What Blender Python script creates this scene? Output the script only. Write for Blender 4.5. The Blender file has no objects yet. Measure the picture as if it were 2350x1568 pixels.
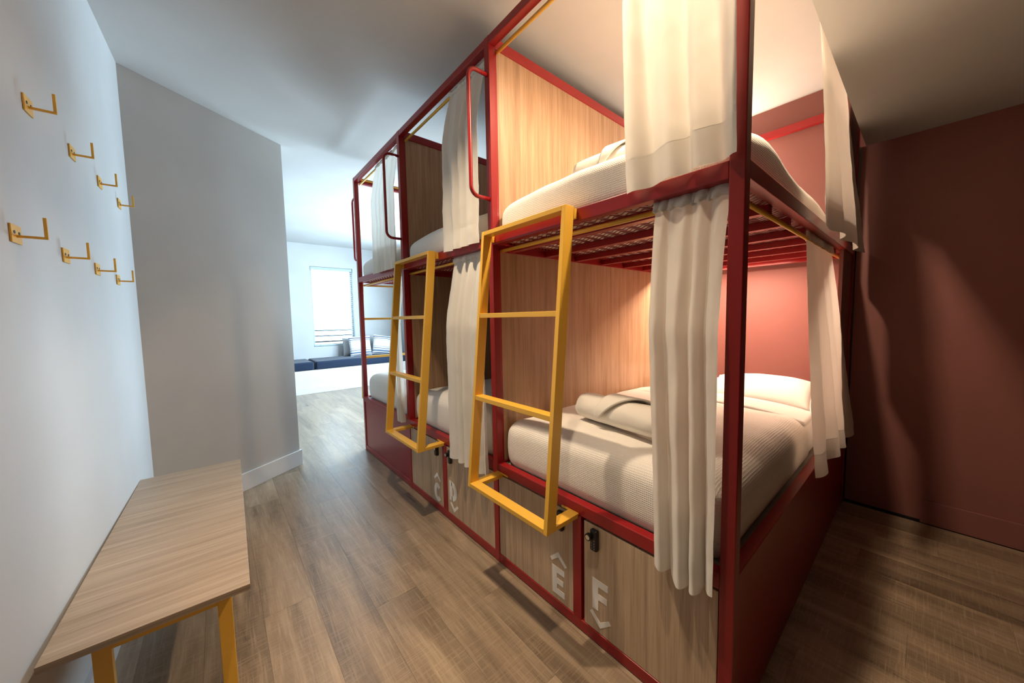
import bpy, bmesh, math, random
from mathutils import Vector, Matrix, noise

random.seed(7)
S = bpy.context.scene
COL = S.collection
R = math.radians

# ------------------------------------------------------------------ camera
# solved from vanishing lines of the photograph (pixels of a 2350 x 1568 frame)
F_PX, YAW, PITCH, ROLL = 801.74, 40.1365, -3.983, -1.072
CAM = Vector((-1.1, -0.3263, 1.3301))
cam_data = bpy.data.cameras.new('camera')
cam_data.sensor_width = 36.0
cam_data.lens = 36.0 * F_PX / 2350.0
cam_data.clip_start = 0.02
cam = bpy.data.objects.new('camera', cam_data)
COL.objects.link(cam)
fwd = Vector((math.sin(R(YAW)) * math.cos(R(PITCH)), math.cos(R(YAW)) * math.cos(R(PITCH)), math.sin(R(PITCH))))
rgt = Vector((math.cos(R(YAW)), -math.sin(R(YAW)), 0))
upv = rgt.cross(fwd)
c_, s_ = math.cos(R(ROLL)), math.sin(R(ROLL))
r2 = rgt * c_ + upv * s_
u2 = upv * c_ - rgt * s_
m = Matrix((r2, u2, -fwd)).transposed().to_4x4()
m.translation = CAM
cam.matrix_world = m
S.camera = cam

# ------------------------------------------------------------------ world, exposure, lights
S.view_settings.view_transform = 'Standard'
S.view_settings.look = 'None'
S.view_settings.gamma = 1.0
S.view_settings.use_curve_mapping = False
S.view_settings.exposure = 0.0
S.cycles.max_bounces = 5
S.cycles.diffuse_bounces = 4
S.cycles.glossy_bounces = 3
S.cycles.transmission_bounces = 4
S.cycles.transparent_max_bounces = 4
W = bpy.data.worlds.new('overcast_sky')
S.world = W
W.use_nodes = True
bg = W.node_tree.nodes['Background']
bg.inputs[0].default_value = (0.62, 0.84, 1.0, 1)
bg.inputs[1].default_value = 5.0


def area(name, loc, rot, sx, sy, power, col, portal=False, spread=180):
    l = bpy.data.lights.new(name, 'AREA')
    l.shape = 'RECTANGLE'
    l.size, l.size_y = sx, sy
    l.energy = power
    l.color = col
    l.spread = R(spread)
    if portal:
        l.cycles.is_portal = True
    o = bpy.data.objects.new(name, l)
    o.location = loc
    o.rotation_euler = rot
    COL.objects.link(o)
    return o


def spot(name, loc, target, power, col, size, blend, radius):
    l = bpy.data.lights.new(name, 'SPOT')
    l.energy = power
    l.color = col
    l.spot_size = R(size)
    l.spot_blend = blend
    l.shadow_soft_size = radius
    o = bpy.data.objects.new(name, l)
    o.location = loc
    o.rotation_euler = (Vector(target) - Vector(loc)).to_track_quat('-Z', 'Y').to_euler()
    COL.objects.link(o)
    return o


def point(name, loc, power, col, radius):
    l = bpy.data.lights.new(name, 'POINT')
    l.energy = power
    l.color = col
    l.shadow_soft_size = radius
    o = bpy.data.objects.new(name, l)
    o.location = loc
    COL.objects.link(o)
    return o


WARM = (1.0, 0.77, 0.53)
SKY = (0.62, 0.84, 1.0)
# daylight through the two windows of the far room
area('daylight_window_far', (0.80, 8.05, 1.62), (R(-90), 0, 0), 0.9, 1.7, 18, SKY)
area('daylight_window_side', (2.40, 5.0, 1.6), (0, R(90), 0), 1.7, 2.4, 380, SKY)
# recessed ceiling downlights, one over the foot of the nearest bunk and one over the aisle
spot('downlight_near', (0.30, 0.17, 2.86), (0.30, 0.17, 0), 160, WARM, 160, 0.5, 0.03)
spot('downlight_front', (-0.60, 0.22, 2.86), (-0.45, 0.32, 0), 95, WARM, 66, 1.0, 0.03)
spot('downlight_mid', (-0.55, 1.10, 2.86), (-0.40, 1.05, 0), 170, WARM, 90, 1.0, 0.03)

# ------------------------------------------------------------------ room dimensions (metres)
W1, W2, W3, PW = 1.1156, 2.2268, 3.3152, 0.040
H = 2.714
HC, HS = 2.868, 2.402
XW = 2.21
YFAR = 7.71
BACK = -4.2


# ------------------------------------------------------------------ node material helpers
def newmat(name):
    mt = bpy.data.materials.new(name)
    mt.use_nodes = True
    nt = mt.node_tree
    b = nt.nodes['Principled BSDF']
    return mt, nt, b


def N(nt, t, **kw):
    n = nt.nodes.new(t)
    for k, v in kw.items():
        setattr(n, k, v)
    return n


def L(nt, a, b):
    nt.links.new(a, b)


def ramp(nt, stops):
    r = N(nt, 'ShaderNodeValToRGB')
    e = r.color_ramp.elements
    while len(e) < len(stops):
        e.new(0.5)
    for i, (p, c) in enumerate(stops):
        e[i].position = p
        e[i].color = (*c, 1)
    return r


def mapping(nt, scale, coord='Object', rnd=0.0):
    tc = N(nt, 'ShaderNodeTexCoord')
    mp = N(nt, 'ShaderNodeMapping')
    mp.inputs['Scale'].default_value = scale
    if rnd:
        oi = N(nt, 'ShaderNodeObjectInfo')
        vm = N(nt, 'ShaderNodeVectorMath', operation='SCALE')
        cmb = N(nt, 'ShaderNodeCombineXYZ')
        for k in range(3):
            L(nt, oi.outputs['Random'], cmb.inputs[k])
        L(nt, cmb.outputs[0], vm.inputs[0])
        vm.inputs['Scale'].default_value = rnd
        ad = N(nt, 'ShaderNodeVectorMath', operation='ADD')
        L(nt, tc.outputs[coord], ad.inputs[0])
        L(nt, vm.outputs[0], ad.inputs[1])
        L(nt, ad.outputs[0], mp.inputs[0])
    else:
        L(nt, tc.outputs[coord], mp.inputs[0])
    return mp


def mat_paint(name, col, rough=0.55, bump=0.05, scale=180, spec=0.4, var=0.04):
    mt, nt, b = newmat(name)
    mp = mapping(nt, (1, 1, 1))
    n1 = N(nt, 'ShaderNodeTexNoise')
    n1.inputs['Scale'].default_value = 2.2
    n1.inputs['Detail'].default_value = 3
    L(nt, mp.outputs[0], n1.inputs['Vector'])
    lo = tuple(c * (1 - var) for c in col)
    hi = tuple(min(1, c * (1 + var)) for c in col)
    r = ramp(nt, [(0.3, lo), (0.7, hi)])
    L(nt, n1.outputs['Fac'], r.inputs[0])
    L(nt, r.outputs[0], b.inputs['Base Color'])
    b.inputs['Roughness'].default_value = rough
    b.inputs['Specular IOR Level'].default_value = spec
    if bump:
        n2 = N(nt, 'ShaderNodeTexNoise')
        n2.inputs['Scale'].default_value = scale
        L(nt, mp.outputs[0], n2.inputs['Vector'])
        bp = N(nt, 'ShaderNodeBump')
        bp.inputs['Strength'].default_value = bump
        bp.inputs['Distance'].default_value = 0.002
        L(nt, n2.outputs['Fac'], bp.inputs['Height'])
        L(nt, bp.outputs[0], b.inputs['Normal'])
    return mt


def mat_wood(name, axis, cols, rough=0.42, rnd=7.0):
    """laminate oak, the grain running along one object axis"""
    mt, nt, b = newmat(name)
    sc = [38.0, 38.0, 38.0]
    sc[axis] = 1.3
    mp = mapping(nt, sc, rnd=rnd)
    n1 = N(nt, 'ShaderNodeTexNoise')
    n1.inputs['Scale'].default_value = 1.0
    n1.inputs['Detail'].default_value = 5
    n1.inputs['Distortion'].default_value = 0.5
    L(nt, mp.outputs[0], n1.inputs['Vector'])
    sc2 = [150.0, 150.0, 150.0]
    sc2[axis] = 5.0
    mp2 = mapping(nt, sc2, rnd=rnd)
    n2 = N(nt, 'ShaderNodeTexNoise')
    n2.inputs['Scale'].default_value = 1.0
    n2.inputs['Detail'].default_value = 3
    L(nt, mp2.outputs[0], n2.inputs['Vector'])
    mix = N(nt, 'ShaderNodeMix', data_type='FLOAT')
    mix.inputs[0].default_value = 0.42
    L(nt, n1.outputs['Fac'], mix.inputs[2])
    L(nt, n2.outputs['Fac'], mix.inputs[3])
    r = ramp(nt, [(0.26, cols[0]), (0.48, cols[1]), (0.70, cols[2])])
    L(nt, mix.outputs[0], r.inputs[0])
    L(nt, r.outputs[0], b.inputs['Base Color'])
    b.inputs['Roughness'].default_value = rough
    bp = N(nt, 'ShaderNodeBump')
    bp.inputs['Strength'].default_value = 0.12
    bp.inputs['Distance'].default_value = 0.001
    L(nt, n2.outputs['Fac'], bp.inputs['Height'])
    L(nt, bp.outputs[0], b.inputs['Normal'])
    return mt


def mat_floor():
    """vinyl plank: worn brown oak with pale cross saw marks, each plank its own tone"""
    mt, nt, b = newmat('vinyl_plank')
    mp = mapping(nt, (9, 0.9, 9), rnd=31.0)
    n1 = N(nt, 'ShaderNodeTexNoise')
    n1.inputs['Scale'].default_value = 1.0
    n1.inputs['Detail'].default_value = 6
    n1.inputs['Roughness'].default_value = 0.62
    n1.inputs['Distortion'].default_value = 0.9
    L(nt, mp.outputs[0], n1.inputs['Vector'])
    mpx = mapping(nt, (8, 230, 8), rnd=31.0)
    n2 = N(nt, 'ShaderNodeTexNoise')
    n2.inputs['Scale'].default_value = 1.0
    n2.inputs['Detail'].default_value = 3
    L(nt, mpx.outputs[0], n2.inputs['Vector'])
    mpy = mapping(nt, (170, 7, 8), rnd=31.0)
    n3 = N(nt, 'ShaderNodeTexNoise')
    n3.inputs['Scale'].default_value = 1.0
    n3.inputs['Detail'].default_value = 3
    L(nt, mpy.outputs[0], n3.inputs['Vector'])
    base = ramp(nt, [(0.24, (0.092, 0.063, 0.040)), (0.5, (0.245, 0.178, 0.117)), (0.76, (0.40, 0.305, 0.21))])
    L(nt, n1.outputs['Fac'], base.inputs[0])
    marks = N(nt, 'ShaderNodeMath', operation='MAXIMUM')
    L(nt, n2.outputs['Fac'], marks.inputs[0])
    L(nt, n3.outputs['Fac'], marks.inputs[1])
    mr = N(nt, 'ShaderNodeMapRange')
    mr.inputs['From Min'].default_value = 0.50
    mr.inputs['From Max'].default_value = 0.80
    mr.inputs['To Max'].default_value = 0.42
    L(nt, marks.outputs[0], mr.inputs['Value'])
    mx = N(nt, 'ShaderNodeMix', data_type='RGBA')
    L(nt, mr.outputs[0], mx.inputs[0])
    L(nt, base.outputs[0], mx.inputs[6])
    mx.inputs[7].default_value = (0.56, 0.44, 0.31, 1)
    oi = N(nt, 'ShaderNodeObjectInfo')
    tone = N(nt, 'ShaderNodeMapRange')
    tone.inputs['To Min'].default_value = 0.88
    tone.inputs['To Max'].default_value = 1.10
    L(nt, oi.outputs['Random'], tone.inputs['Value'])
    hs = N(nt, 'ShaderNodeHueSaturation')
    L(nt, tone.outputs[0], hs.inputs['Value'])
    L(nt, mx.outputs[2], hs.inputs['Color'])
    L(nt, hs.outputs[0], b.inputs['Base Color'])
    rr = N(nt, 'ShaderNodeMapRange')
    b.inputs['Specular IOR Level'].default_value = 0.75
    rr.inputs['To Min'].default_value = 0.22
    rr.inputs['To Max'].default_value = 0.40
    L(nt, n1.outputs['Fac'], rr.inputs['Value'])
    L(nt, rr.outputs[0], b.inputs['Roughness'])
    bp = N(nt, 'ShaderNodeBump')
    bp.inputs['Strength'].default_value = 0.22
    bp.inputs['Distance'].default_value = 0.001
    L(nt, marks.outputs[0], bp.inputs['Height'])
    L(nt, bp.outputs[0], b.inputs['Normal'])
    return mt


def mat_cloth(name, col, trans=0.0, weave=900, strength=0.12, rough=0.9):
    mt, nt, b = newmat(name)
    b.inputs['Base Color'].default_value = (*col, 1)
    b.inputs['Roughness'].default_value = rough
    b.inputs['Specular IOR Level'].default_value = 0.15
    b.inputs['Sheen Weight'].default_value = 0.15
    mp = mapping(nt, (1, 1, 1))
    n1 = N(nt, 'ShaderNodeTexNoise')
    n1.inputs['Scale'].default_value = weave
    L(nt, mp.outputs[0], n1.inputs['Vector'])
    n2 = N(nt, 'ShaderNodeTexNoise')
    n2.inputs['Scale'].default_value = 9
    n2.inputs['Detail'].default_value = 4
    L(nt, mp.outputs[0], n2.inputs['Vector'])
    ad = N(nt, 'ShaderNodeMath', operation='MULTIPLY_ADD')
    ad.inputs[1].default_value = 0.12
    L(nt, n1.outputs['Fac'], ad.inputs[0])
    L(nt, n2.outputs['Fac'], ad.inputs[2])
    bp = N(nt, 'ShaderNodeBump')
    bp.inputs['Strength'].default_value = strength
    bp.inputs['Distance'].default_value = 0.01
    L(nt, ad.outputs[0], bp.inputs['Height'])
    L(nt, bp.outputs[0], b.inputs['Normal'])
    if trans:
        tr = N(nt, 'ShaderNodeBsdfTranslucent')
        tr.inputs[0].default_value = (*col, 1)
        mx = N(nt, 'ShaderNodeMixShader')
        mx.inputs[0].default_value = trans
        out = nt.nodes['Material Output']
        L(nt, b.outputs[0], mx.inputs[1])
        L(nt, tr.outputs[0], mx.inputs[2])
        L(nt, mx.outputs[0], out.inputs[0])
    return mt


def mat_waffle(name, col, k=800.0):
    """waffle weave: a grid of small square pits on every side of the cloth"""
    mt, nt, b = newmat(name)
    b.inputs['Base Color'].default_value = (*col, 1)
    b.inputs['Roughness'].default_value = 0.92
    b.inputs['Specular IOR Level'].default_value = 0.1
    tc = N(nt, 'ShaderNodeTexCoord')
    sp = N(nt, 'ShaderNodeSeparateXYZ')
    L(nt, tc.outputs['Object'], sp.inputs[0])
    outs = []
    geo = N(nt, 'ShaderNodeNewGeometry')
    ns = N(nt, 'ShaderNodeSeparateXYZ')
    L(nt, geo.outputs['Normal'], ns.inputs[0])
    for i in range(3):
        mu = N(nt, 'ShaderNodeMath', operation='MULTIPLY')
        mu.inputs[1].default_value = k
        L(nt, sp.outputs[i], mu.inputs[0])
        si = N(nt, 'ShaderNodeMath', operation='SINE')
        L(nt, mu.outputs[0], si.inputs[0])
        # a rib family only shows on sides that are not square to its own axis
        ab = N(nt, 'ShaderNodeMath', operation='ABSOLUTE')
        L(nt, ns.outputs[i], ab.inputs[0])
        wt = N(nt, 'ShaderNodeMapRange')
        wt.inputs['From Min'].default_value = 0.92
        wt.inputs['From Max'].default_value = 0.60
        L(nt, ab.outputs[0], wt.inputs['Value'])
        sh = N(nt, 'ShaderNodeMath', operation='ADD')
        sh.inputs[1].default_value = 1.0
        L(nt, si.outputs[0], sh.inputs[0])
        ml = N(nt, 'ShaderNodeMath', operation='MULTIPLY')
        L(nt, sh.outputs[0], ml.inputs[0])
        L(nt, wt.outputs[0], ml.inputs[1])
        outs.append(ml)
    a1 = N(nt, 'ShaderNodeMath', operation='MAXIMUM')
    L(nt, outs[0].outputs[0], a1.inputs[0])
    L(nt, outs[1].outputs[0], a1.inputs[1])
    a2 = N(nt, 'ShaderNodeMath', operation='MAXIMUM')
    L(nt, a1.outputs[0], a2.inputs[0])
    L(nt, outs[2].outputs[0], a2.inputs[1])
    n2 = N(nt, 'ShaderNodeTexNoise')
    n2.inputs['Scale'].default_value = 6
    L(nt, tc.outputs['Object'], n2.inputs['Vector'])
    b1 = N(nt, 'ShaderNodeBump')
    b1.inputs['Strength'].default_value = 0.12
    b1.inputs['Distance'].default_value = 0.03
    L(nt, n2.outputs['Fac'], b1.inputs['Height'])
    bp = N(nt, 'ShaderNodeBump')
    bp.inputs['Strength'].default_value = 0.34
    bp.inputs['Distance'].default_value = 0.0022
    L(nt, a2.outputs[0], bp.inputs['Height'])
    L(nt, b1.outputs[0], bp.inputs['Normal'])
    L(nt, bp.outputs[0], b.inputs['Normal'])
    return mt


def mat_plain(name, col, rough=0.5, metal=0.0, emit=0.0):
    mt, nt, b = newmat(name)
    b.inputs['Base Color'].default_value = (*col, 1)
    b.inputs['Roughness'].default_value = rough
    b.inputs['Metallic'].default_value = metal
    if emit:
        b.inputs['Emission Color'].default_value = (*col, 1)
        b.inputs['Emission Strength'].default_value = emit
    return mt


def mat_stripes():
    mt, nt, b = newmat('striped_cotton')
    tc = N(nt, 'ShaderNodeTexCoord')
    sp = N(nt, 'ShaderNodeSeparateXYZ')
    L(nt, tc.outputs['Object'], sp.inputs[0])
    mr = N(nt, 'ShaderNodeMapRange')
    mr.inputs['From Min'].default_value = -0.22
    mr.inputs['From Max'].default_value = 0.22
    L(nt, sp.outputs[1], mr.inputs['Value'])
    white, navy, mid = (0.86, 0.87, 0.88), (0.06, 0.10, 0.20), (0.35, 0.42, 0.52)
    r = ramp(nt, [(0.0, white), (0.06, navy), (0.09, white), (0.14, navy), (0.18, mid), (0.22, white), (0.27, navy), (0.30, white),
                  (0.36, mid), (0.39, white), (0.70, mid), (0.72, white), (0.78, navy), (0.81, white), (0.86, navy), (0.91, white)])
    r.color_ramp.interpolation = 'CONSTANT'
    L(nt, mr.outputs[0], r.inputs[0])
    L(nt, r.outputs[0], b.inputs['Base Color'])
    b.inputs['Roughness'].default_value = 0.9
    return mt


M = {}
M['red'] = mat_paint('red_enamel', (0.29, 0.011, 0.013), rough=0.30, bump=0.0, scale=60, spec=0.5, var=0.03)
M['yellow'] = mat_paint('yellow_enamel', (0.80, 0.455, 0.055), rough=0.34, bump=0.0, scale=60, spec=0.5, var=0.03)
M['wall'] = mat_paint('white_wall_paint', (0.53, 0.535, 0.54), rough=0.6, bump=0.0, scale=140)
M['stub'] = mat_paint('shaded_white_wall_paint', (0.50, 0.485, 0.465), rough=0.55, bump=0.0, scale=140)  # the white wall paint, its shade away from the windows put into the colour
M['ceil'] = mat_paint('ceiling_paint', (0.55, 0.545, 0.535), rough=0.75, bump=0.0, scale=120)
M['rose'] = mat_paint('dusty_rose_wall_paint', (0.25, 0.097, 0.085), rough=0.55, bump=0.0, scale=140)
M['base'] = mat_paint('white_gloss_trim', (0.70, 0.70, 0.71), rough=0.35, bump=0.0)
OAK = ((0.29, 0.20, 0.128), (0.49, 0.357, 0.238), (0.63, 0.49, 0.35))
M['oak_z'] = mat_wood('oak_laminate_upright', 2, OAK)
M['oak_panel'] = mat_wood('lamplit_oak_laminate', 2, ((0.26, 0.145, 0.078), (0.43, 0.265, 0.155), (0.54, 0.365, 0.235)))  # same laminate as the locker doors, warm lamplight put into its colour
M['oak_x'] = mat_wood('oak_laminate_cross', 0, ((0.20, 0.145, 0.10), (0.345, 0.262, 0.19), (0.46, 0.362, 0.275)))
M['floor'] = mat_floor()
M['curtain'] = mat_cloth('cream_curtain_cloth', (0.91, 0.88, 0.81), trans=0.30)
M['curtain_hem'] = mat_cloth('doubled_curtain_cloth', (0.90, 0.87, 0.80), trans=0.20)
M['linen'] = mat_cloth('white_sheet', (0.83, 0.81, 0.78), weave=700, strength=0.2)
M['towel'] = mat_cloth('white_terry', (0.84, 0.80, 0.72), weave=450, strength=0.45)
M['waffle'] = mat_waffle('white_waffle_weave', (0.83, 0.80, 0.75))
M['navy'] = mat_cloth('navy_upholstery', (0.018, 0.030, 0.060), weave=600, strength=0.2)
M['stripe'] = mat_stripes()
M['grey_cloth'] = mat_cloth('grey_cushion', (0.45, 0.46, 0.47))
M['black'] = mat_plain('black_plastic', (0.008, 0.008, 0.009), 0.35)
M['steel'] = mat_plain('brushed_steel', (0.75, 0.74, 0.72), 0.3, 1.0)
M['white'] = mat_plain('white_vinyl', (0.86, 0.85, 0.82), 0.5)
M['frame'] = mat_plain('shaded_white_window_frame', (0.42, 0.50, 0.53), 0.4)  # white frames, their shade against the bright window put into the colour
M['slat'] = mat_cloth('white_blind_slat', (0.80, 0.82, 0.84), trans=0.25, strength=0.0)
M['guard'] = mat_plain('dark_guard_steel', (0.02, 0.03, 0.035), 0.4)
M['gap'] = mat_plain('dark_gap', (0.01, 0.008, 0.008), 0.9)
M['carcass'] = mat_plain('grey_board', (0.25, 0.22, 0.19), 0.7)
M['globe'] = mat_plain('lamp_globe', (1.0, 0.83, 0.64), 0.4, emit=430.0)
M['led'] = mat_plain('led_diffuser', (1.0, 0.78, 0.56), 0.4, emit=8.0)
gm, nt, b = newmat('window_glass')
b.inputs['Base Color'].default_value = (1, 1, 1, 1)
b.inputs['Roughness'].default_value = 0.0
b.inputs['Transmission Weight'].default_value = 1.0
b.inputs['IOR'].default_value = 1.0
b.inputs['Specular IOR Level'].default_value = 0.0
M['glass'] = gm


# ------------------------------------------------------------------ mesh helpers
class MB:
    def __init__(self):
        self.v, self.f = [], []

    def box(self, x0, x1, y0, y1, z0, z1):
        b = len(self.v)
        self.v += [(x0, y0, z0), (x1, y0, z0), (x1, y1, z0), (x0, y1, z0), (x0, y0, z1), (x1, y0, z1), (x1, y1, z1), (x0, y1, z1)]
        self.f += [tuple(b + i for i in q) for q in ((0, 3, 2, 1), (4, 5, 6, 7), (0, 1, 5, 4), (1, 2, 6, 5), (2, 3, 7, 6), (3, 0, 4, 7))]
        return self

    def prism(self, pts, axis, a0, a1):
        """closed polygon pts extruded along axis from a0 to a1"""
        b = len(self.v)
        n = len(pts)
        for a in (a0, a1):
            for p in pts:
                q = list(p)
                q.insert(axis, a)
                self.v.append(tuple(q))
        self.f.append(tuple(b + i for i in range(n)))
        self.f.append(tuple(b + n + n - 1 - i for i in range(n)))
        for i in range(n):
            j = (i + 1) % n
            self.f.append((b + i, b + n + i, b + n + j, b + j))
        return self

    def tube(self, pts, r, n=10, caps=True):
        pts = [Vector(p) for p in pts]
        b = len(self.v)
        up = Vector((0.31, 0.53, 0.79))
        prev = None
        for i, p in enumerate(pts):
            t = (pts[min(i + 1, len(pts) - 1)] - pts[max(i - 1, 0)]).normalized()
            if prev is None:
                a = t.cross(up).normalized()
            else:
                a = (prev - t * prev.dot(t)).normalized()
            prev = a
            c = t.cross(a)
            for k in range(n):
                an = 2 * math.pi * k / n
                self.v.append(tuple(p + (a * math.cos(an) + c * math.sin(an)) * r))
        for i in range(len(pts) - 1):
            for k in range(n):
                k2 = (k + 1) % n
                self.f.append((b + i * n + k, b + i * n + k2, b + (i + 1) * n + k2, b + (i + 1) * n + k))
        if caps:
            self.f.append(tuple(b + n - 1 - k for k in range(n)))
            e = b + (len(pts) - 1) * n
            self.f.append(tuple(e + k for k in range(n)))
        return self

    def grid(self, nu, nv, fn):
        b = len(self.v)
        for j in range(nv + 1):
            for i in range(nu + 1):
                self.v.append(tuple(fn(i / nu, j / nv)))
        for j in range(nv):
            for i in range(nu):
                a = b + j * (nu + 1) + i
                self.f.append((a, a + 1, a + nu + 2, a + nu + 1))
        return self

    def mesh(self, name, smooth=False):
        me = bpy.data.meshes.new(name)
        me.from_pydata(self.v, [], self.f)
        me.validate()
        bm = bmesh.new()
        bm.from_mesh(me)
        bmesh.ops.recalc_face_normals(bm, faces=bm.faces)
        bm.to_mesh(me)
        bm.free()
        if smooth:
            for p in me.polygons:
                p.use_smooth = True
        return me

    def build(self, name, mat, parent=None, smooth=False, bevel=0.0, thick=0.0, subsurf=0, auto=None):
        me = self.mesh(name, smooth)
        me.materials.append(M[mat])
        o = bpy.data.objects.new(name, me)
        COL.objects.link(o)
        if parent:
            o.parent = parent
        if thick:
            md = o.modifiers.new('thickness', 'SOLIDIFY')
            md.thickness = thick
            md.offset = 0
        if bevel:
            md = o.modifiers.new('bevel', 'BEVEL')
            md.width = bevel
            md.segments = 2
            md.limit_method = 'ANGLE'
            md.angle_limit = R(40)
        if subsurf:
            md = o.modifiers.new('subdivision', 'SUBSURF')
            md.levels = md.render_levels = subsurf
        return o


def tag(o, label=None, cat=None, group=None, kind=None):
    if label:
        o['label'] = label
    if cat:
        o['category'] = cat
    if group:
        o['group'] = group
    if kind:
        o['kind'] = kind
    return o


def empty(name, loc=(0, 0, 0), rz=0.0):
    o = bpy.data.objects.new(name, None)
    o.empty_display_size = 0.1
    o.location = loc
    o.rotation_euler = (0, 0, rz)
    COL.objects.link(o)
    return o


def copy_tree(o, parent=None):
    c = o.copy()
    COL.objects.link(c)
    c.parent = parent
    for ch in list(o.children):
        copy_tree(ch, c)
    return c


def box_obj(name, dims, mat, parent=None, bevel=0.0):
    return MB().box(*dims).build(name, mat, parent, bevel=bevel)


def struct(o):
    o['kind'] = 'structure'
    return o


def nz(x, y, z, s=1.0):
    return noise.noise(Vector((x * s, y * s, z * s)))


def round_box(x0, x1, y0, y1, z0, z1, r, n=(20, 14, 6), warp=None, flat_bottom=False):
    """box with rounded edges as a smooth grid, optional warp(x, y, z) -> offset"""
    mb = MB()
    cx, cy, cz = (x0 + x1) / 2, (y0 + y1) / 2, (z0 + z1) / 2
    hx, hy, hz = (x1 - x0) / 2, (y1 - y0) / 2, (z1 - z0) / 2
    r = min(r, hx, hy, hz)

    def pt(a, b_, c):
        # a, b_, c in -1..1 on the cube surface, clustered towards the edges
        q = Vector((a * hx, b_ * hy, c * hz))
        inn = Vector((max(-hx + r, min(hx - r, q.x)), max(-hy + r, min(hy - r, q.y)), max(-hz + r, min(hz - r, q.z))))
        d = q - inn
        if d.length > 1e-9:
            k = max(abs(d.x), abs(d.y), abs(d.z))
            d = d.normalized() * k
        p = inn + d + Vector((cx, cy, cz))
        if warp:
            p = p + Vector(warp(p.x, p.y, p.z))
        return p

    def ax(n_, h):
        # sample so that the rounded band gets its share of rows
        e = 5
        t = [-1 + (r / h) * i / e for i in range(e)]
        inner = 2 - 2 * r / h
        t += [-1 + r / h + inner * i / n_ for i in range(n_)]
        t += [1 - r / h + (r / h) * i / e for i in range(e + 1)]
        return t
    ta, tb, tcz = ax(n[0], hx), ax(n[1], hy), ax(n[2], hz)

    def face(us, vs, fn):
        b = len(mb.v)
        for v in vs:
            for u in us:
                mb.v.append(tuple(fn(u, v)))
        nu = len(us)
        for j in range(len(vs) - 1):
            for i in range(nu - 1):
                q = b + j * nu + i
                mb.f.append((q, q + 1, q + nu + 1, q + nu))
    face(ta, tb, lambda u, v: pt(u, v, 1))
    face(ta, tb, lambda u, v: pt(u, v, -1))
    face(ta, tcz, lambda u, v: pt(u, -1, v))
    face(ta, tcz, lambda u, v: pt(u, 1, v))
    face(tb, tcz, lambda u, v: pt(-1, u, v))
    face(tb, tcz, lambda u, v: pt(1, u, v))
    return mb


def weld(o, d=0.0006):
    bm = bmesh.new()
    bm.from_mesh(o.data)
    bmesh.ops.remove_doubles(bm, verts=bm.verts, dist=d)
    bmesh.ops.recalc_face_normals(bm, faces=bm.faces)
    bm.to_mesh(o.data)
    bm.free()
    for p in o.data.polygons:
        p.use_smooth = True
    return o


# ================================================================== THE SETTING
# floor: subfloor with vinyl planks laid along the aisle
floor = struct(box_obj('floor', (-3.3, 2.5, BACK - 0.1, YFAR + 0.2, -0.12, -0.004), 'gap'))
PWD, PLN = 0.2, 1.22
plank_me = MB().box(-PWD / 2 + 0.0003, PWD / 2 - 0.0003, -PLN / 2 + 0.0003, PLN / 2 - 0.0003, -0.006, 0.0).mesh('plank')
plank_me.materials.append(M['floor'])
ix = 0
xp = -2.315
while xp < 2.25:
    y = BACK + (ix * 0.47) % PLN - 0.6
    while y < 7.6:
        hidden = (xp > 0.12 and 0.75 < y < 2.7) or (xp < -1.62 and y < 5.0) or (xp < -0.7 and y > 4.1) or (y < -2.4)
        if not hidden:
            o = bpy.data.objects.new('plank', plank_me)
            o.location = (xp, y, 0)
            o.parent = floor
            COL.objects.link(o)
        y += PLN
    xp += PWD
    ix += 1

# left wall, aligned with the bench, slightly off parallel with the aisle
LWX = lambda y: -1.462 + (y - 2.81) * 0.0325
LY = -0.25
struct(MB().prism([(LWX(LY), LY), (LWX(2.90), 2.90), (LWX(2.90) - 0.15, 2.90), (LWX(LY) - 0.15, LY)], 2, 0, HC).build('wall_left', 'wall'))
struct(MB().prism([(LWX(LY), LY), (LWX(2.80), 2.80), (LWX(2.80) + 0.014, 2.80), (LWX(LY) + 0.014, LY)], 2, 0, 0.14).build('baseboard_left', 'base'))
# unseen space added behind the camera, dark rose walls to cut bounced light
struct(box_obj('wall_unseen', (-3.0, -2.85, BACK, LY, 0, HC), 'rose'))
struct(box_obj('wall_unseen_return', (-2.85, LWX(LY) - 0.15, LY, LY + 0.12, 0, HC), 'rose'))
# angled stub wall closing the aisle on the left
TIP = Vector((-0.580, 3.375))
INN = Vector((LWX(2.81), 2.81))
d = (TIP - INN).normalized()
nrm = Vector((-d.y, d.x))
a, bq = INN - d * 0.1, TIP
struct(MB().prism([tuple(a), tuple(bq), tuple(bq + nrm * 0.14), tuple(a + nrm * 0.14)], 2, 0, HC).build('wall_angled', 'stub'))
f0, f1 = INN + d * 0.0, TIP + d * 0.016
struct(MB().prism([tuple(f0 - nrm * 0.014), tuple(f1 - nrm * 0.014), tuple(f1 + nrm * 0.154), tuple(TIP + nrm * 0.154), tuple(TIP), tuple(f0)], 2, 0, 0.14).build('baseboard_angled', 'base', bevel=0.002))
# rest of the far room
struct(box_obj('wall_far_left', (-3.0, -2.85, 2.9, YFAR, 0, HC), 'wall'))
struct(box_obj('wall_link', (-3.0, LWX(2.9), 2.90, 3.04, 0, HC), 'wall'))
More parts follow.
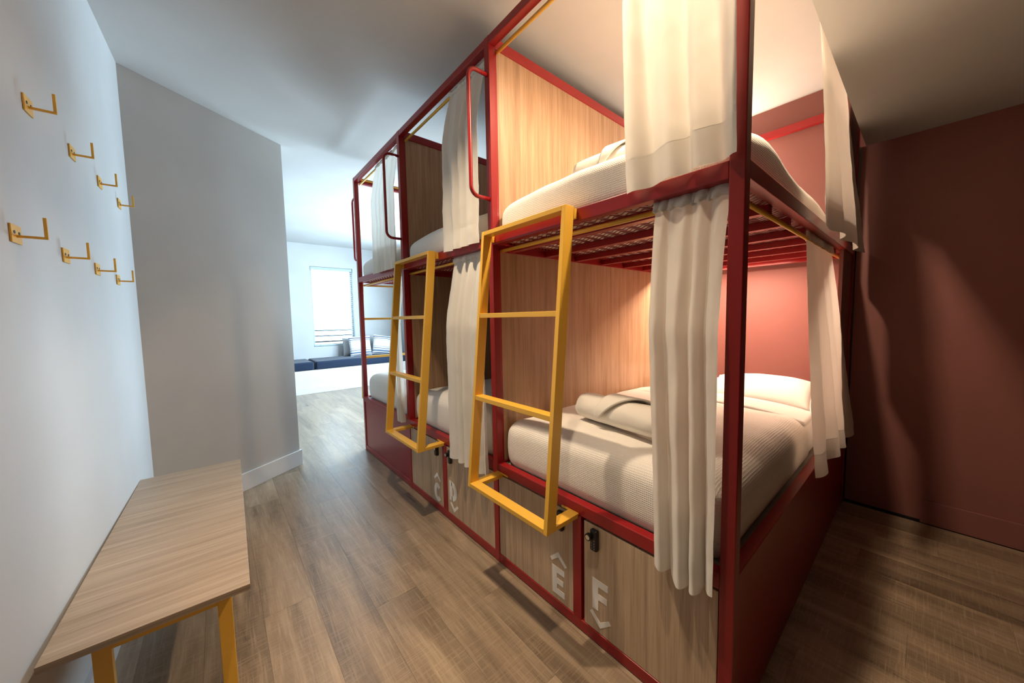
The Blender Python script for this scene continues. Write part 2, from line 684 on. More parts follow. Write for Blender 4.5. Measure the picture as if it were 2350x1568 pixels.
# red wall behind the bed heads, then white wall with the side window
struct(box_obj('wall_right', (XW, XW + 0.15, BACK, 3.40, 0, HC), 'rose'))
mb = MB()
mb.box(XW, XW + 0.15, 3.40, 3.8, 0, HC).box(XW, XW + 0.15, 6.2, YFAR + 0.15, 0, HC)
mb.box(XW, XW + 0.15, 3.8, 6.2, 0, 0.75).box(XW, XW + 0.15, 3.8, 6.2, 2.45, HC)
struct(mb.build('wall_right_far', 'wall'))
win2 = struct(empty('window_2', (XW + 0.08, 5.0, 0.75)))
w2f = MB()
for (a0, a1, b0, b1) in ((-1.2, 1.2, 0, 0.05), (-1.2, 1.2, 1.65, 1.70), (-1.2, -1.15, 0.05, 1.65), (1.15, 1.2, 0.05, 1.65), (-0.02, 0.02, 0.05, 1.65)):
    w2f.box(-0.02, 0.02, a0, a1, b0, b1)
w2f.build('window_frame', 'frame', win2)
struct(box_obj('baseboard_right', (XW - 0.014, XW, BACK, -0.353, 0, 0.145), 'rose', bevel=0.002))
# flush panel beside the bunk: narrow dark joint at the bunk end, dark gap at the floor
struct(box_obj('trim_1', (XW - 0.004, XW - 0.0005, -0.006, 0.004, 0.02, HS), 'gap'))
struct(box_obj('trim_2', (XW - 0.004, XW - 0.0005, -0.352, 0.0, 0.0, 0.012), 'gap'))
# unseen wall behind the camera, set far back and dark to cut bounce
struct(box_obj('wall_back', (-3.0, 2.4, BACK - 0.15, BACK, 0, HC), 'rose'))
# far wall with the window opening
WX0, WX1, WZ0, WZ1 = 0.395, 1.205, 0.80, 2.43
mb = MB()
mb.box(-3.0, WX0, YFAR, YFAR + 0.16, 0, HC).box(WX1, 2.4, YFAR, YFAR + 0.16, 0, HC)
mb.box(WX0, WX1, YFAR, YFAR + 0.16, 0, WZ0).box(WX0, WX1, YFAR, YFAR + 0.16, WZ1, HC)
struct(mb.build('wall_far', 'wall'))
win1 = struct(empty('window_1', ((WX0 + WX1) / 2, YFAR + 0.1, WZ0)))
hw, hh = (WX1 - WX0) / 2, WZ1 - WZ0
mb = MB()
mb.box(-hw, hw, -0.02, 0.02, 0, 0.04).box(-hw, hw, -0.02, 0.02, hh - 0.04, hh).box(-hw, -hw + 0.04, -0.02, 0.02, 0.04, hh - 0.04).box(hw - 0.04, hw, -0.02, 0.02, 0.04, hh - 0.04)
mb.build('window_frame', 'frame', win1)
box_obj('window_pane', (-hw + 0.04, hw - 0.04, -0.002, 0.002, 0.04, hh - 0.04), 'glass', win1)
# ceiling and the lower soffit in front of the bunk end
struct(box_obj('ceiling', (-3.0, 2.4, -0.027, YFAR + 0.16, HC, HC + 0.1), 'ceil'))
struct(box_obj('ceiling_low', (-3.0, 2.4, BACK - 0.15, -0.027, HS, HC + 0.1), 'ceil'))

# ================================================================== BUNK FRAME
bunk = tag(empty('bunk_frame', (0, 0, 0)), 'dark red steel frame of the three-bay bunk bed row with oak dividers', 'bunk bed')
MID0, MID1, LOW0, LOW1 = 1.700, 1.750, 0.505, 0.555
DEP = 2.19
YS = [0.0, W1, W2, W3]
YE = W3 + PW
BV = 0.0025


def part(name, dims, mat='red', bevel=BV, parent=None):
    return box_obj(name, dims, mat, parent or bunk, bevel)


for i, y in enumerate(YS):
    part('post', (0, PW, y, y + PW, 0, H))
    part('rear_post', (DEP - PW, DEP, y, y + PW, 0, H - 0.03))
for i in range(3):
    y0, y1 = YS[i] + PW, YS[i + 1]
    part('top_rail', (0.001, PW, y0, y1, H - 0.040, H - 0.001))
    part('middle_rail', (0.001, PW, y0, y1, MID0, MID1))
    part('lower_rail', (0.001, PW, y0, y1, LOW0, LOW1))
    part('bottom_rail', (0.001, PW, y0, y1, 0.004, 0.051))
    part('rear_rail', (DEP - PW, DEP, y0, y1, 2.630, 2.682))
    part('rear_rail', (DEP - PW, DEP, y0, y1, MID0 - 0.01, MID1))
    part('rear_rail', (DEP - PW, DEP, y0, y1, LOW0, LOW1))
# rails running back to the wall, at the two ends and at the dividers
for i, y in enumerate(YS):
    inner = i in (1, 2)
    if i == 3 or inner:
        part('cross_beam', (PW, DEP - PW, y + 0.001, y + PW - 0.001, H - 0.046, H + 0.006))
    part('end_rail' if not inner else 'cross_beam', (PW, DEP - PW, y + 0.001, y + PW - 0.001, MID0 - (0.032 if inner else 0), MID1))
    part('end_rail' if not inner else 'cross_beam', (PW, DEP - PW, y + 0.001, y + PW - 0.001, LOW0, LOW1))
# short stub of rail from the rear post to the wall at the near end
part('wall_bracket', (DEP, XW, 0.002, PW - 0.002, MID0, MID1))
for i in (1, 2):
    y = YS[i]
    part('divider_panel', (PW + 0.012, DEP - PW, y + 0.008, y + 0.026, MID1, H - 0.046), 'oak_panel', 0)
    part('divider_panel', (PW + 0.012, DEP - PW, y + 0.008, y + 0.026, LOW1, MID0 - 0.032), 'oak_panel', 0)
    part('divider_strip', (PW, PW + 0.012, y + 0.004, y + 0.030, LOW1, MID0 - 0.032))
    part('divider_strip', (PW, PW + 0.012, y + 0.004, y + 0.030, MID1, H - 0.046))
    part('divider_panel', (PW, DEP - PW, y + 0.008, y + 0.026, 0.0, LOW0), 'carcass', 0)
# narrow painted wings that screen the bed heads at the open end
part('head_panel', (1.80, DEP - PW, 0.010, 0.028, LOW1, MID0), 'rose', 0)
part('head_panel', (1.80, DEP - PW, 0.010, 0.022, MID1, 2.60), 'rose', 0)
# base sheets at both ends and the plain front of the far bay
part('base_sheet', (PW, DEP, 0.006, 0.012, 0.0, LOW0))
part('base_sheet', (PW, DEP, W3 + 0.020, W3 + 0.026, 0.0, LOW0))
part('base_sheet', (0.006, 0.012, W2 + PW, W3, 0.051, LOW0))
# thin upright and foot strips that edge the near base sheet
part('sheet_edge', (PW, PW + 0.02, 0.002, 0.006, 0.0, LOW0), bevel=0)
# uprights between the paired lockers
part('locker_upright', (0.001, PW, 0.560, 0.603, 0.051, LOW0))
part('locker_upright', (0.001, PW, 1.674, 1.727, 0.051, LOW0))

# deck: cross bars under a sheet of expanded metal, one per bay and level
dk = MB()
NY, dy, dx = 18, (W1 - PW) / 18, 0.0125
rows = 82
x_ = PW + 0.006
sw, st = 0.0023, 0.0012
for rw in range(rows):
    xa = x_ + rw * 2 * dx * 1.02
    pts = []
    for k in range(NY * 2 + 1):
        pts.append((xa + (dx if (k % 2) else -dx) * 1.0, k * dy / 2))
    for k in range(NY * 2):
        p, q = pts[k], pts[k + 1]
        b = len(dk.v)
        for (ox, oz) in ((-sw, 0), (sw, 0), (sw, st * 2), (-sw, st * 2)):
            dk.v.append((p[0] + ox, p[1], oz))
        for (ox, oz) in ((-sw, 0), (sw, 0), (sw, st * 2), (-sw, st * 2)):
            dk.v.append((q[0] + ox, q[1], oz))
        for e in range(4):
            e2 = (e + 1) % 4
            dk.f.append((b + e, b + e2, b + 4 + e2, b + 4 + e))
deck_me = dk.mesh('mesh_deck')
deck_me.materials.append(M['red'])
bar_me = MB().box(-0.018, 0.018, 0, W1 - PW, -0.03, 0).mesh('deck_bar')
bar_me.materials.append(M['red'])
for i in range(3):
    for z in (MID0 + 0.004,):
        o = bpy.data.objects.new('mesh_deck', deck_me)
        o.location = (0, YS[i] + PW, z)
        o.scale = (1, (YS[i + 1] - YS[i] - PW) / (W1 - PW), 1)
        o.parent = bunk
        o['kind'] = 'stuff'
        COL.objects.link(o)
        for xb in (0.13, 0.40, 0.67, 0.94, 1.21, 1.48, 1.75, 2.02):
            o = bpy.data.objects.new('deck_bar', bar_me)
            o.location = (xb, YS[i] + PW, z)
            o.scale = (1, (YS[i + 1] - YS[i] - PW) / (W1 - PW), 1)
            o.parent = bunk
            COL.objects.link(o)
    part('base_deck', (PW, DEP - PW, YS[i] + PW, YS[i + 1], LOW1 - 0.03, LOW1 - 0.012), 'carcass', 0)

# grab handles on the posts
def handle(y, axis):
    p = []
    out, rc = 0.110, 0.045
    z0, z1 = 1.932, 2.535
    prof = [(0.0, z1), (out - rc, z1)]
    prof += [(out - rc + rc * math.sin(t), z1 - rc + rc * math.cos(t)) for t in [R(a) for a in range(10, 91, 10)]]
    prof += [(out - rc + rc * math.cos(t), z0 + rc - rc * math.sin(t)) for t in [R(a) for a in range(0, 91, 10)]]
    prof += [(0.0, z0)]
    for (o_, z) in prof:
        p.append((-o_, y, z) if axis == 'x' else (0.02, y + o_, z))
    MB().tube(p, 0.0098, 12).build('grab_handle', 'red', bunk, smooth=True)


handle(W1 + 0.020, 'x')
handle(W2 + 0.020, 'x')
handle(W3 + PW, 'y')


# curtain rods with a small end socket
def rod(p, q):
    o = MB().tube([p, q], 0.0088, 12).build('curtain_rod', 'yellow', bunk, smooth=True)
    return o


for i in range(3):
    for z in (2.652, 1.672):
        rod((0.052, YS[i] + PW, z), (0.052, YS[i + 1], z))
for z, yr in ((2.700, 0.030), (1.672, 0.050)):
    rod((PW, yr, z), (DEP - PW, yr, z))
    rod((PW, W3 - 0.012, z), (DEP - PW, W3 - 0.012, z))

# ================================================================== LADDERS
LW_ = 0.547


def make_ladder():
    root = empty('ladder')
    zb, zt, xb, xt, dp, tk = 0.512, 1.753, -0.188, -0.067, 0.050, 0.020
    sl = (xt - xb) / (zt - zb)
    fx = lambda z: xb + (z - zb) * sl
    for y0 in (0.0, LW_ - tk):
        MB().prism([(fx(zb - 0.018), zb - 0.018), (fx(zb - 0.018) + dp, zb - 0.018), (xt + dp, zt), (xt, zt)], 1, y0, y0 + tk).build('side_rail', 'yellow', root, bevel=0.0015)
    for z in (zb - 0.017, zt - 0.020):
        x = fx(z)
        MB().box(x + 0.0005, x + dp, tk, LW_ - tk, z, z + 0.0195).build('rung', 'yellow', root, bevel=0.0015)
    for z in (0.926, 1.329):
        x = fx(z + 0.01)
        MB().box(x + 0.002, x + dp - 0.002, tk, LW_ - tk, z, z + 0.022).build('rung', 'yellow', root, bevel=0.0015)
    for s, y0 in ((0, 0.0), (1, LW_ - 0.05)):
        x = fx(zb) + dp
        br = MB().box(x, -0.004, y0, y0 + 0.05, zb - 0.017, zb + 0.002).build('bracket', 'yellow', root, bevel=0.0015)
        f0_ = y0 if s == 0 else y0 - 0.04
        MB().box(-0.006, -0.0005, f0_, f0_ + 0.09, zb - 0.004, zb + 0.003).build('flange', 'yellow', br)
        y1 = 0.0 if s == 0 else LW_ - tk
        MB().box(xt + dp, -0.0005, y1, y1 + tk, zt - 0.045, zt - 0.006).build('bracket', 'yellow', root)
    return root


lad = make_ladder()
lad.location = (0, 0.570, 0)
tag(lad, 'yellow metal ladder on the nearest bay, above lockers E and F', 'ladder', 'ladders of the bunk row')
l2 = copy_tree(lad)
l2.location = (0, 0.570 + W1, 0)
tag(l2, 'yellow metal ladder on the middle bay, above lockers C and D', 'ladder', 'ladders of the bunk row')
l3 = copy_tree(lad)
l3.rotation_euler = (0, 0, R(-90))
l3.location = (0.045, YE, 0)
tag(l3, 'yellow ladder at the far end of the bunk, turned towards the window room', 'ladder', 'ladders of the bunk row')

# ================================================================== LOCKERS
def chevron(up, w=0.100, h=0.046, t=0.019):
    """flat chevron polygon in (u, z), u to the right of the reader"""
    s = 1 if up else -1
    k = t * 1.15
    return [(-w / 2, 0), (0, s * h), (w / 2, 0), (w / 2 - 0.011, -s * t * 0.62), (0, s * (h - k * 1.15)), (-w / 2 + 0.011, -s * t * 0.62)]


def glyph(ch):
    """outlines of bold capitals, 0.073 wide and 0.130 high, as strips of quads (u right, z up)"""
    w, h, t = 0.073, 0.130, 0.028
    if ch == 'E':
        return [[(0, 0), (t, 0), (t, h), (0, h)], [(t, 0), (w, 0), (w, t), (t, t)], [(t, h / 2 - 0.013), (w * 0.9, h / 2 - 0.013), (w * 0.9, h / 2 + 0.013), (t, h / 2 + 0.013)], [(t, h - t), (w, h - t), (w, h), (t, h)]]
    if ch == 'F':
        return [[(0, 0), (t, 0), (t, h), (0, h)], [(t, h / 2 - 0.018), (w * 0.94, h / 2 - 0.018), (w * 0.94, h / 2 + 0.008), (t, h / 2 + 0.008)], [(t, h - t), (w, h - t), (w, h), (t, h)]]
    q = []
    w, t = 0.092, 0.034
    if ch == 'D':
        q.append([(0, 0), (t, 0), (t, h), (0, h)])
        n = 14
        for i in range(n):
            a0, a1 = R(-90 + 180 * i / n), R(-90 + 180 * (i + 1) / n)
            fo = lambda a: (0.027 + (w - 0.027) * math.cos(a), h / 2 + h / 2 * math.sin(a))
            fi = lambda a: (0.027 + (w - 0.027 - t) * math.cos(a), h / 2 + (h / 2 - 0.030) * math.sin(a))
            q.append([fi(a0), fo(a0), fo(a1), fi(a1)])
    if ch == 'C':
        n = 20
        for i in range(n):
            a0, a1 = R(42 + 276 * i / n), R(42 + 276 * (i + 1) / n)
            fo = lambda a: (w / 2 + 0.004 + w / 2 * 1.06 * math.cos(a), h / 2 + h / 2 * math.sin(a))
            fi = lambda a: (w / 2 + 0.004 + (w / 2 - t * 0.93) * math.cos(a), h / 2 + (h / 2 - 0.031) * math.sin(a))
            q.append([fi(a0), fo(a0), fo(a1), fi(a1)])
    return q


def flat_text(polys, y_left, z0, name, parent):
    mb = MB()
    for p in polys:
        mb.prism([(y_left - u, z0 + z) for (u, z) in p], 0, -0.0011, 0.0)
    o = mb.build(name, 'white', parent)
    weld(o, 0.00005)
    for pl in o.data.polygons:
        pl.use_smooth = False
    return o


def make_locker(ch, y0, y1, hinge_far, up):
    # y0 < y1; the reader faces +x so his left is larger y
    root = empty('locker', (0.004, 0, 0))
    zb, zt = 0.0525, 0.4945
    door = MB().box(0, 0.018, y0, y1, zb, zt).build('door', 'oak_z', root, bevel=0.0012)
    c = MB()
    c.box(0.022, 0.62, y0 + 0.002, y0 + 0.014, zb, zt).box(0.022, 0.62, y1 - 0.014, y1 - 0.002, zb, zt)
    c.box(0.022, 0.62, y0 + 0.014, y1 - 0.014, zb, zb + 0.012).box(0.022, 0.62, y0 + 0.014, y1 - 0.014, zt - 0.012, zt).box(0.608, 0.62, y0 + 0.014, y1 - 0.014, zb + 0.012, zt - 0.012)
    c.build('carcass', 'carcass', root)
    # lock beside the shared upright
    yc = (y1 - 0.060) if up is False else (y0 + 0.060)
    body = MB().box(-0.022, -0.0005, yc - 0.0165, yc + 0.0165, 0.400, 0.486).build('lock', 'black', root, bevel=0.006)
    sgn = 1 if not up else -1
    ring = [(-0.022, yc + sgn * 0.0165, 0.456), (-0.034, yc + sgn * 0.0165, 0.456)]
    MB().tube(ring, 0.0145, 16).build('lock_knob', 'black', body, smooth=False)
    MB().tube([(-0.034, yc + sgn * 0.0165, 0.456), (-0.0355, yc + sgn * 0.0165, 0.456)], 0.0095, 16).build('lock_cylinder', 'steel', body)
    for r_ in range(4):
        for k in (-1, 1):
            MB().box(-0.0235, -0.022, yc + k * 0.006 - 0.002, yc + k * 0.006 + 0.002, 0.410 + r_ * 0.011, 0.414 + r_ * 0.011).build('lock_key', 'carcass', body)
    if ch == 'E':
        flat_text(glyph('E'), 0.727, 0.078, 'letter_sign', door)
        flat_text([[(0.0, 0.0)]] and [chevron(True)[:2] + [chevron(True)[4], chevron(True)[5]], chevron(True)[1:5]], 0.690, 0.236, 'arrow_sign', door)
    if ch == 'C':
        flat_text(glyph('C'), 1.860, 0.066, 'letter_sign', door)
        flat_text([chevron(True)[:2] + [chevron(True)[4], chevron(True)[5]], chevron(True)[1:5]], 1.810, 0.224, 'arrow_sign', door)
    if ch == 'F':
        flat_text(glyph('F'), 0.504, 0.145, 'letter_sign', door)
        v = chevron(False)
        flat_text([v[:2] + [v[4], v[5]], v[1:5]], 0.467, 0.122, 'arrow_sign', door)
    if ch == 'D':
        flat_text(glyph('D'), 1.646, 0.144, 'letter_sign', door)
        v = chevron(False)
        flat_text([v[:2] + [v[4], v[5]], v[1:5]], 1.592, 0.122, 'arrow_sign', door)
    word = {'C': 'white letter C under an up arrow', 'D': 'white letter D over a down arrow', 'E': 'white letter E under an up arrow', 'F': 'white letter F over a down arrow'}[ch]
    return tag(root, 'oak-front locker under the bunk with ' + word, 'locker', 'lettered lockers under the bunk')


make_locker('F', 0.043, 0.546, True, False)
make_locker('E', 0.606, W1 - 0.003, False, True)
make_locker('D', W1 + PW + 0.003, 1.671, True, False)
make_locker('C', 1.730, W2 - 0.003, False, True)

# ================================================================== BEDDING
def bed(i, level):
    y0, y1 = YS[i] + PW, YS[i + 1]
    zb = LOW1 - 0.012 if level == 0 else MID0 + 0.0075
    zt = 0.745 if level == 0 else 1.885
    bay = ('nearest', 'middle', 'far')[i]
    lev = ('lower', 'upper')[level]
    x0 = PW + 0.012
    wp = lambda x, y, z: (0, 0, 0.006 * nz(x + i, y, level * 3.0, 2.3) if z > (zb + zt) / 2 else 0)
    mt = weld(round_box(x0, DEP - PW - 0.01, y0 + 0.012, y1 - 0.012, zb, zt, 0.045, (26, 14, 4), wp).build('mattress', 'linen'))
    tag(mt, 'white sheeted mattress on the %s bunk of the %s bay' % (lev, bay), 'mattress', 'mattresses')
    # waffle blanket tucked over foot and sides
    top = 0.812 if level == 0 else 1.935
    low = 0.515 if level == 0 else 1.712
    xe = 1.30 if level == 0 else 1.52

    def bw(x, y, z):
        t = max(0.0, min(1.0, (z - low) / (top - low)))
        # sag towards the divider, loose ripples, bulge of the foot end
        cy = (y - (y0 + y1) / 2) / ((y1 - y0) / 2)
        sag = -0.030 * cy * cy * t
        rip = 0.010 * nz(x + 5 * i, y, z + level * 4, 3.0) + 0.004 * nz(x, y + 2 * i, z, 9.0)
        fall = -0.045 * max(0.0, (x - xe + 0.3) / 0.3) ** 2 * t if level == 1 else -0.03 * max(0.0, (x - xe + 0.25) / 0.25) ** 2 * t
        bulge = -0.012 * math.sin(math.pi * t) if x < 0.15 else 0.0
        if i == 0 and level == 1:   # loose hump of cloth at the open end
            sag += 0.055 * math.exp(-((x - 0.42) / 0.20) ** 2) * max(0.0, min(1.0, (0.42 - y) / 0.3)) * t
        return (bulge, -0.010 * math.sin(math.pi * t) * (1 if cy < 0 else -1) * (abs(cy) > 0.9), sag + rip * t + fall)
    o = round_box(PW + 0.003, xe, y0 + 0.010, y1 - 0.006, low, top, 0.085 if level == 0 else 0.07, (30, 24, 5), bw)
    o = weld(o.build('blanket', 'waffle'))
    tag(o, 'white waffle blanket over the %s mattress of the %s bay' % (lev, bay), 'blanket', 'waffle blankets')
    return mt, o


for i in range(3):
    for lv in (0, 1):
        bed(i, lv)


def pillow(name, loc, a, b_, h, mat, label, group, rot=(0, 0, 0), cat='pillow', seam=True):
    mb = MB()
    n = 30

    def sgnpow(v, e):
        return math.copysign(abs(v) ** e, v)
    for side in (1, -1):
        def f(u, v, side=side):
            s, t = u * 2 - 1, v * 2 - 1
            # corner pinch and plump middle
            ex = 1 - 0.10 * (1 - abs(t) ** 2.2) * (abs(s) ** 4) * 0.6
            ey = 1 - 0.10 * (1 - abs(s) ** 2.2) * (abs(t) ** 4) * 0.6
            x = a * s * ex
            y = b_ * t * ey
            pr = max(0.0, (1 - abs(s) ** 2.6)) ** 0.55 * max(0.0, (1 - abs(t) ** 2.6)) ** 0.55
            z = side * h * pr * (1 + 0.10 * nz(x * 6 + loc[0], y * 6, side, 1.0)) + 0.006 * nz(x * 9, y * 9, 3 + side, 1) * pr
            return (x, y, z)
        mb.grid(n, n, f)
    o = mb.build(name, mat, smooth=True)
    weld(o, 0.0008)
    o.location = loc
    o.rotation_euler = rot
    if seam:
        e = 1.004
        loop = []
        for k in range(61):
            q = k / 60 * 4
            sd, fr = int(q) % 4, (q % 1) * 2 - 1
            s, t = ((fr, -1), (1, fr), (-fr, 1), (-1, -fr))[sd]
            ex = 1 - 0.10 * (1 - abs(t) ** 2.2) * (abs(s) ** 4) * 0.6
            ey = 1 - 0.10 * (1 - abs(s) ** 2.2) * (abs(t) ** 4) * 0.6
            loop.append((a * s * ex * e, b_ * t * ey * e, 0))
        MB().tube(loop, 0.003, 6, caps=False).build('seam', mat, o, smooth=True)
    return tag(o, label, cat, group)


pillow('pillow', (1.72, 0.40, 0.795), 0.25, 0.30, 0.085, 'linen', 'plump white pillow on the nearest lower bunk, partly behind the near post', 'bed pillows', (R(0), R(-10), R(4)))
pillow('pillow', (1.74, 0.86, 0.775), 0.24, 0.20, 0.06, 'linen', 'white pillow on the nearest lower bunk against the oak divider', 'bed pillows', (R(6), R(-9), R(-3)))
pillow('pillow', (1.84, 0.55, 1.96), 0.24, 0.33, 0.08, 'linen', 'white pillow at the head of the nearest upper bunk', 'bed pillows', (0, R(-8), R(2)))

# folded top edge of the sheet across the near lower bunk
def sheet_fold(y0, y1, x0, x1, z, label):
    def wp(x, y, zz):
        cy = (y - (y0 + y1) / 2) / ((y1 - y0) / 2)
        return (0.015 * nz(x, y, 1.0, 3.0), 0, -0.045 * abs(cy) ** 3 + 0.008 * nz(x, y, 0.3, 4.0))
    o = weld(round_box(x0, x1, y0, y1, z - 0.03, z, 0.015, (8, 24, 2), wp).build('turned_sheet', 'linen'))
    return tag(o, label, 'sheet')


sheet_fold(PW + 0.012, W1 - 0.008, 1.16, 1.42, 0.810, 'white turned-down sheet across the nearest lower bunk')


def towel(loc, rz, label):
    """towel rolled up from one edge, the spiral showing at its ends"""
    ln, r0 = 0.44, 0.073
    root = empty('rolled_towel', loc, rz)
    mb = MB()
    turns, n = 3.0, 90

    def f(u, v):
        th = u * turns * 2 * math.pi
        rr = 0.016 + (r0 - 0.016) * u
        yy = (v - 0.5) * ln
        wob = 1 + 0.07 * nz(math.cos(th) * 2 + loc[2], v * 4, math.sin(th) * 2, 1.0)
        end = 1.0 - 0.10 * max(0, abs(v - 0.5) * 2 - 0.8) / 0.2
        return (rr * math.cos(th) * 1.10 * wob * end, yy + 0.004 * math.sin(th * 2), rr * math.sin(th) * 0.92 * wob * end)
    mb.grid(n, 24, f).build('roll', 'towel', root, smooth=True, thick=0.012)
    # diagonal flap folded over the outside
    fl = MB()

    def g(u, v):
        th = R(200) - u * R(205)
        rr = r0 + 0.010
        yy = -0.02 + (v - 0.5) * (0.02 + 0.20 * u) + 0.09 - 0.16 * u
        return (rr * math.cos(th) * 1.10, yy, rr * math.sin(th) * 0.92)
    fl.grid(24, 8, g).build('flap', 'towel', root, smooth=True, thick=0.008)
    return tag(root, label, 'towel', 'rolled towels')


towel((0.285, 0.555, 0.886), R(-6), 'white rolled towel on the nearest lower bunk')
towel((0.315, 0.560, 2.006), R(8), 'white rolled towel on the nearest upper bunk beside the curtain')

# ================================================================== CURTAINS
def curtain(label, axis, t0, t1, b0, b1, ztop, zbot, off_top, off_bot, folds, amp, seed, hang=0.0, hem=0.10, group='cream privacy curtains', zslope=0.0, mid=None):
    """gathered cloth on a rod. axis 'y': spans y, hangs in x; axis 'x': spans x, hangs in y"""
    rs = random.Random(seed)
    ph = [rs.uniform(0, 6.28) for _ in range(6)]
    nu, nv = max(90, int(folds * 14)), 36

    def P(u, v, push=0.0):
        # v 0 at the rod, 1 at the hem
        tt = t0 + (t1 - t0) * u
        bb = b0 + (b1 - b0) * u
        e = v ** 0.8
        s = tt + (bb - tt) * e
        if mid:
            s += mid * math.sin(math.pi * v) * (u - 0.5) * 2
        uu = u + 0.035 * math.sin(2 * math.pi * u * 1.5 + ph[0]) + 0.02 * math.sin(3 * v + ph[1])
        big = math.sin(2 * math.pi * folds * uu + ph[2] + 0.5 * math.sin(2.2 * v + ph[4]))
        sml = math.sin(2 * math.pi * folds * 2.3 * uu + ph[3])
        g = min(1.0, v / 0.12)
        A = amp * (0.40 + 0.60 * e)
        dsp = A * (big * (0.35 + 0.65 * g) + 0.35 * sml * (1 - 0.7 * g))
        dsp += 0.005 * nz(u * 5, v * 6, seed, 1.0) + 0.003 * nz(u * 14, v * 18, seed + 3, 1.0)
        off = off_top + (off_bot - off_top) * (min(1.0, v / 0.35) ** 0.7) + push
        s += 0.35 * A * math.cos(2 * math.pi * folds * uu + ph[2])
        z = ztop + 0.013 - (ztop + 0.013 - zbot) * v
        z += v * (zslope * (u - 0.5) + 0.003 * math.sin(2 * math.pi * folds * uu + ph[2]) + hang * math.sin(math.pi * u))
        z += (1 - v) ** 8 * 0.004 * math.sin(2 * math.pi * folds * 2.3 * uu)
        w_ = off + dsp
        if axis == 'x':
            w_ = off_top + (off_bot - off_top) * v + dsp * (0.15 + 0.85 * v)
            if z > HS:          # stays behind the edge of the low ceiling
                w_ = max(w_, -0.020)
            return (s, w_, z)
        return (w_, s, z)
    vh = 1 - hem / (ztop - zbot)
    vp = 0.03
    root = MB().grid(nu, nv, lambda u, v: P(u, vp + (vh - vp) * v)).build('curtain', 'curtain', None, smooth=True)
    # doubled cloth at the hem and round the rod
    MB().grid(nu, 5, lambda u, v: P(u, vh - 0.002 + (1.002 - vh) * v)).build('hem', 'curtain_hem', root, smooth=True)
    MB().grid(nu, 2, lambda u, v: P(u, vp * v * 1.04)).build('rod_pocket', 'curtain_hem', root, smooth=True, thick=0.023)
    return tag(root, label, 'curtain', group)


curtain('wide cream curtain on the nearest upper bunk by the front post', 'y', 0.035, 0.366, 0.006, 0.335, 2.652, 1.742, 0.052, -0.024, 3.2, 0.017, 11, zslope=-0.02)
curtain('long cream curtain on the nearest lower bunk, hanging over locker F', 'y', 0.050, 0.268, 0.040, 0.222, 1.690, 0.515, 0.052, -0.034, 3.4, 0.024, 12, hang=-0.03)
curtain('cream curtain on the middle upper bunk behind the grab handle', 'y', W1 + 0.065, 1.545, W1 + 0.075, 1.560, 2.652, 1.728, 0.052, -0.020, 4.2, 0.015, 13)
curtain('long cream curtain on the middle lower bunk, hanging over locker D', 'y', W1 + 0.055, 1.560, W1 + 0.03, 1.565, 1.690, 0.480, 0.052, -0.036, 4.6, 0.022, 14)
curtain('cream curtain on the far upper bunk behind the grab handle', 'y', W2 + 0.065, 2.80, W2 + 0.08, 2.80, 2.652, 1.728, 0.052, -0.020, 5.0, 0.015, 15)
curtain('cream curtain on the far lower bunk seen through the middle ladder', 'y', W2 + 0.055, 2.44, W2 + 0.035, 2.36, 1.690, 0.530, 0.052, -0.030, 3.0, 0.020, 16)
curtain('short cream curtain at the open end of the nearest upper bunk', 'x', 0.96, 1.72, 0.86, 2.00, 2.700, 1.690, 0.032, -0.048, 2.6, 0.020, 17)
curtain('long cream curtain at the open end of the nearest lower bunk', 'x', 1.02, 1.66, 0.93, 1.99, 1.690, 0.560, 0.050, -0.040, 3.6, 0.020, 18, zslope=-0.04)

# ================================================================== LAMPS IN THE NEAREST BAY
def led_strip(label, loc, power, col):
    root = empty('led_strip_light', loc)
    MB().box(-0.010, 0.010, -0.33, 0.33, -0.005, 0.005).build('channel', 'white', root)
    MB().box(-0.008, 0.008, -0.32, 0.32, -0.008, -0.0052).build('diffuser', 'led', root)
    area('lamp_light', (loc[0], loc[1], loc[2] - 0.0095), (0, 0, 0), 0.014, 0.62, power, col)
    tag(root, label, 'lamp')


led_strip('warm light strip under the deck at the head of the nearest lower bunk', (1.793, 0.66, 1.6980), 27, (1.0, 0.70, 0.50))
gl = empty('wall_lamp', (XW, 0.90, 2.42))
MB().tube([(-0.02, 0, 0), (0, 0, 0)], 0.045, 24).build('lamp_base', 'white', gl)
MB().tube([(-0.02, 0, 0), (-0.10, 0, 0)], 0.008, 10).build('lamp_arm', 'white', gl)
g = MB()
g.grid(24, 14, lambda u, v: (-0.135 + 0.045 * math.cos(2 * math.pi * u) * math.sin(math.pi * v), 0.045 * math.sin(2 * math.pi * u) * math.sin(math.pi * v), 0.045 * math.cos(math.pi * v)))
weld(g.build('lamp_globe', 'globe', gl, smooth=True))
tag(gl, 'small round wall lamp at the head of the nearest upper bunk behind the curtain', 'lamp')

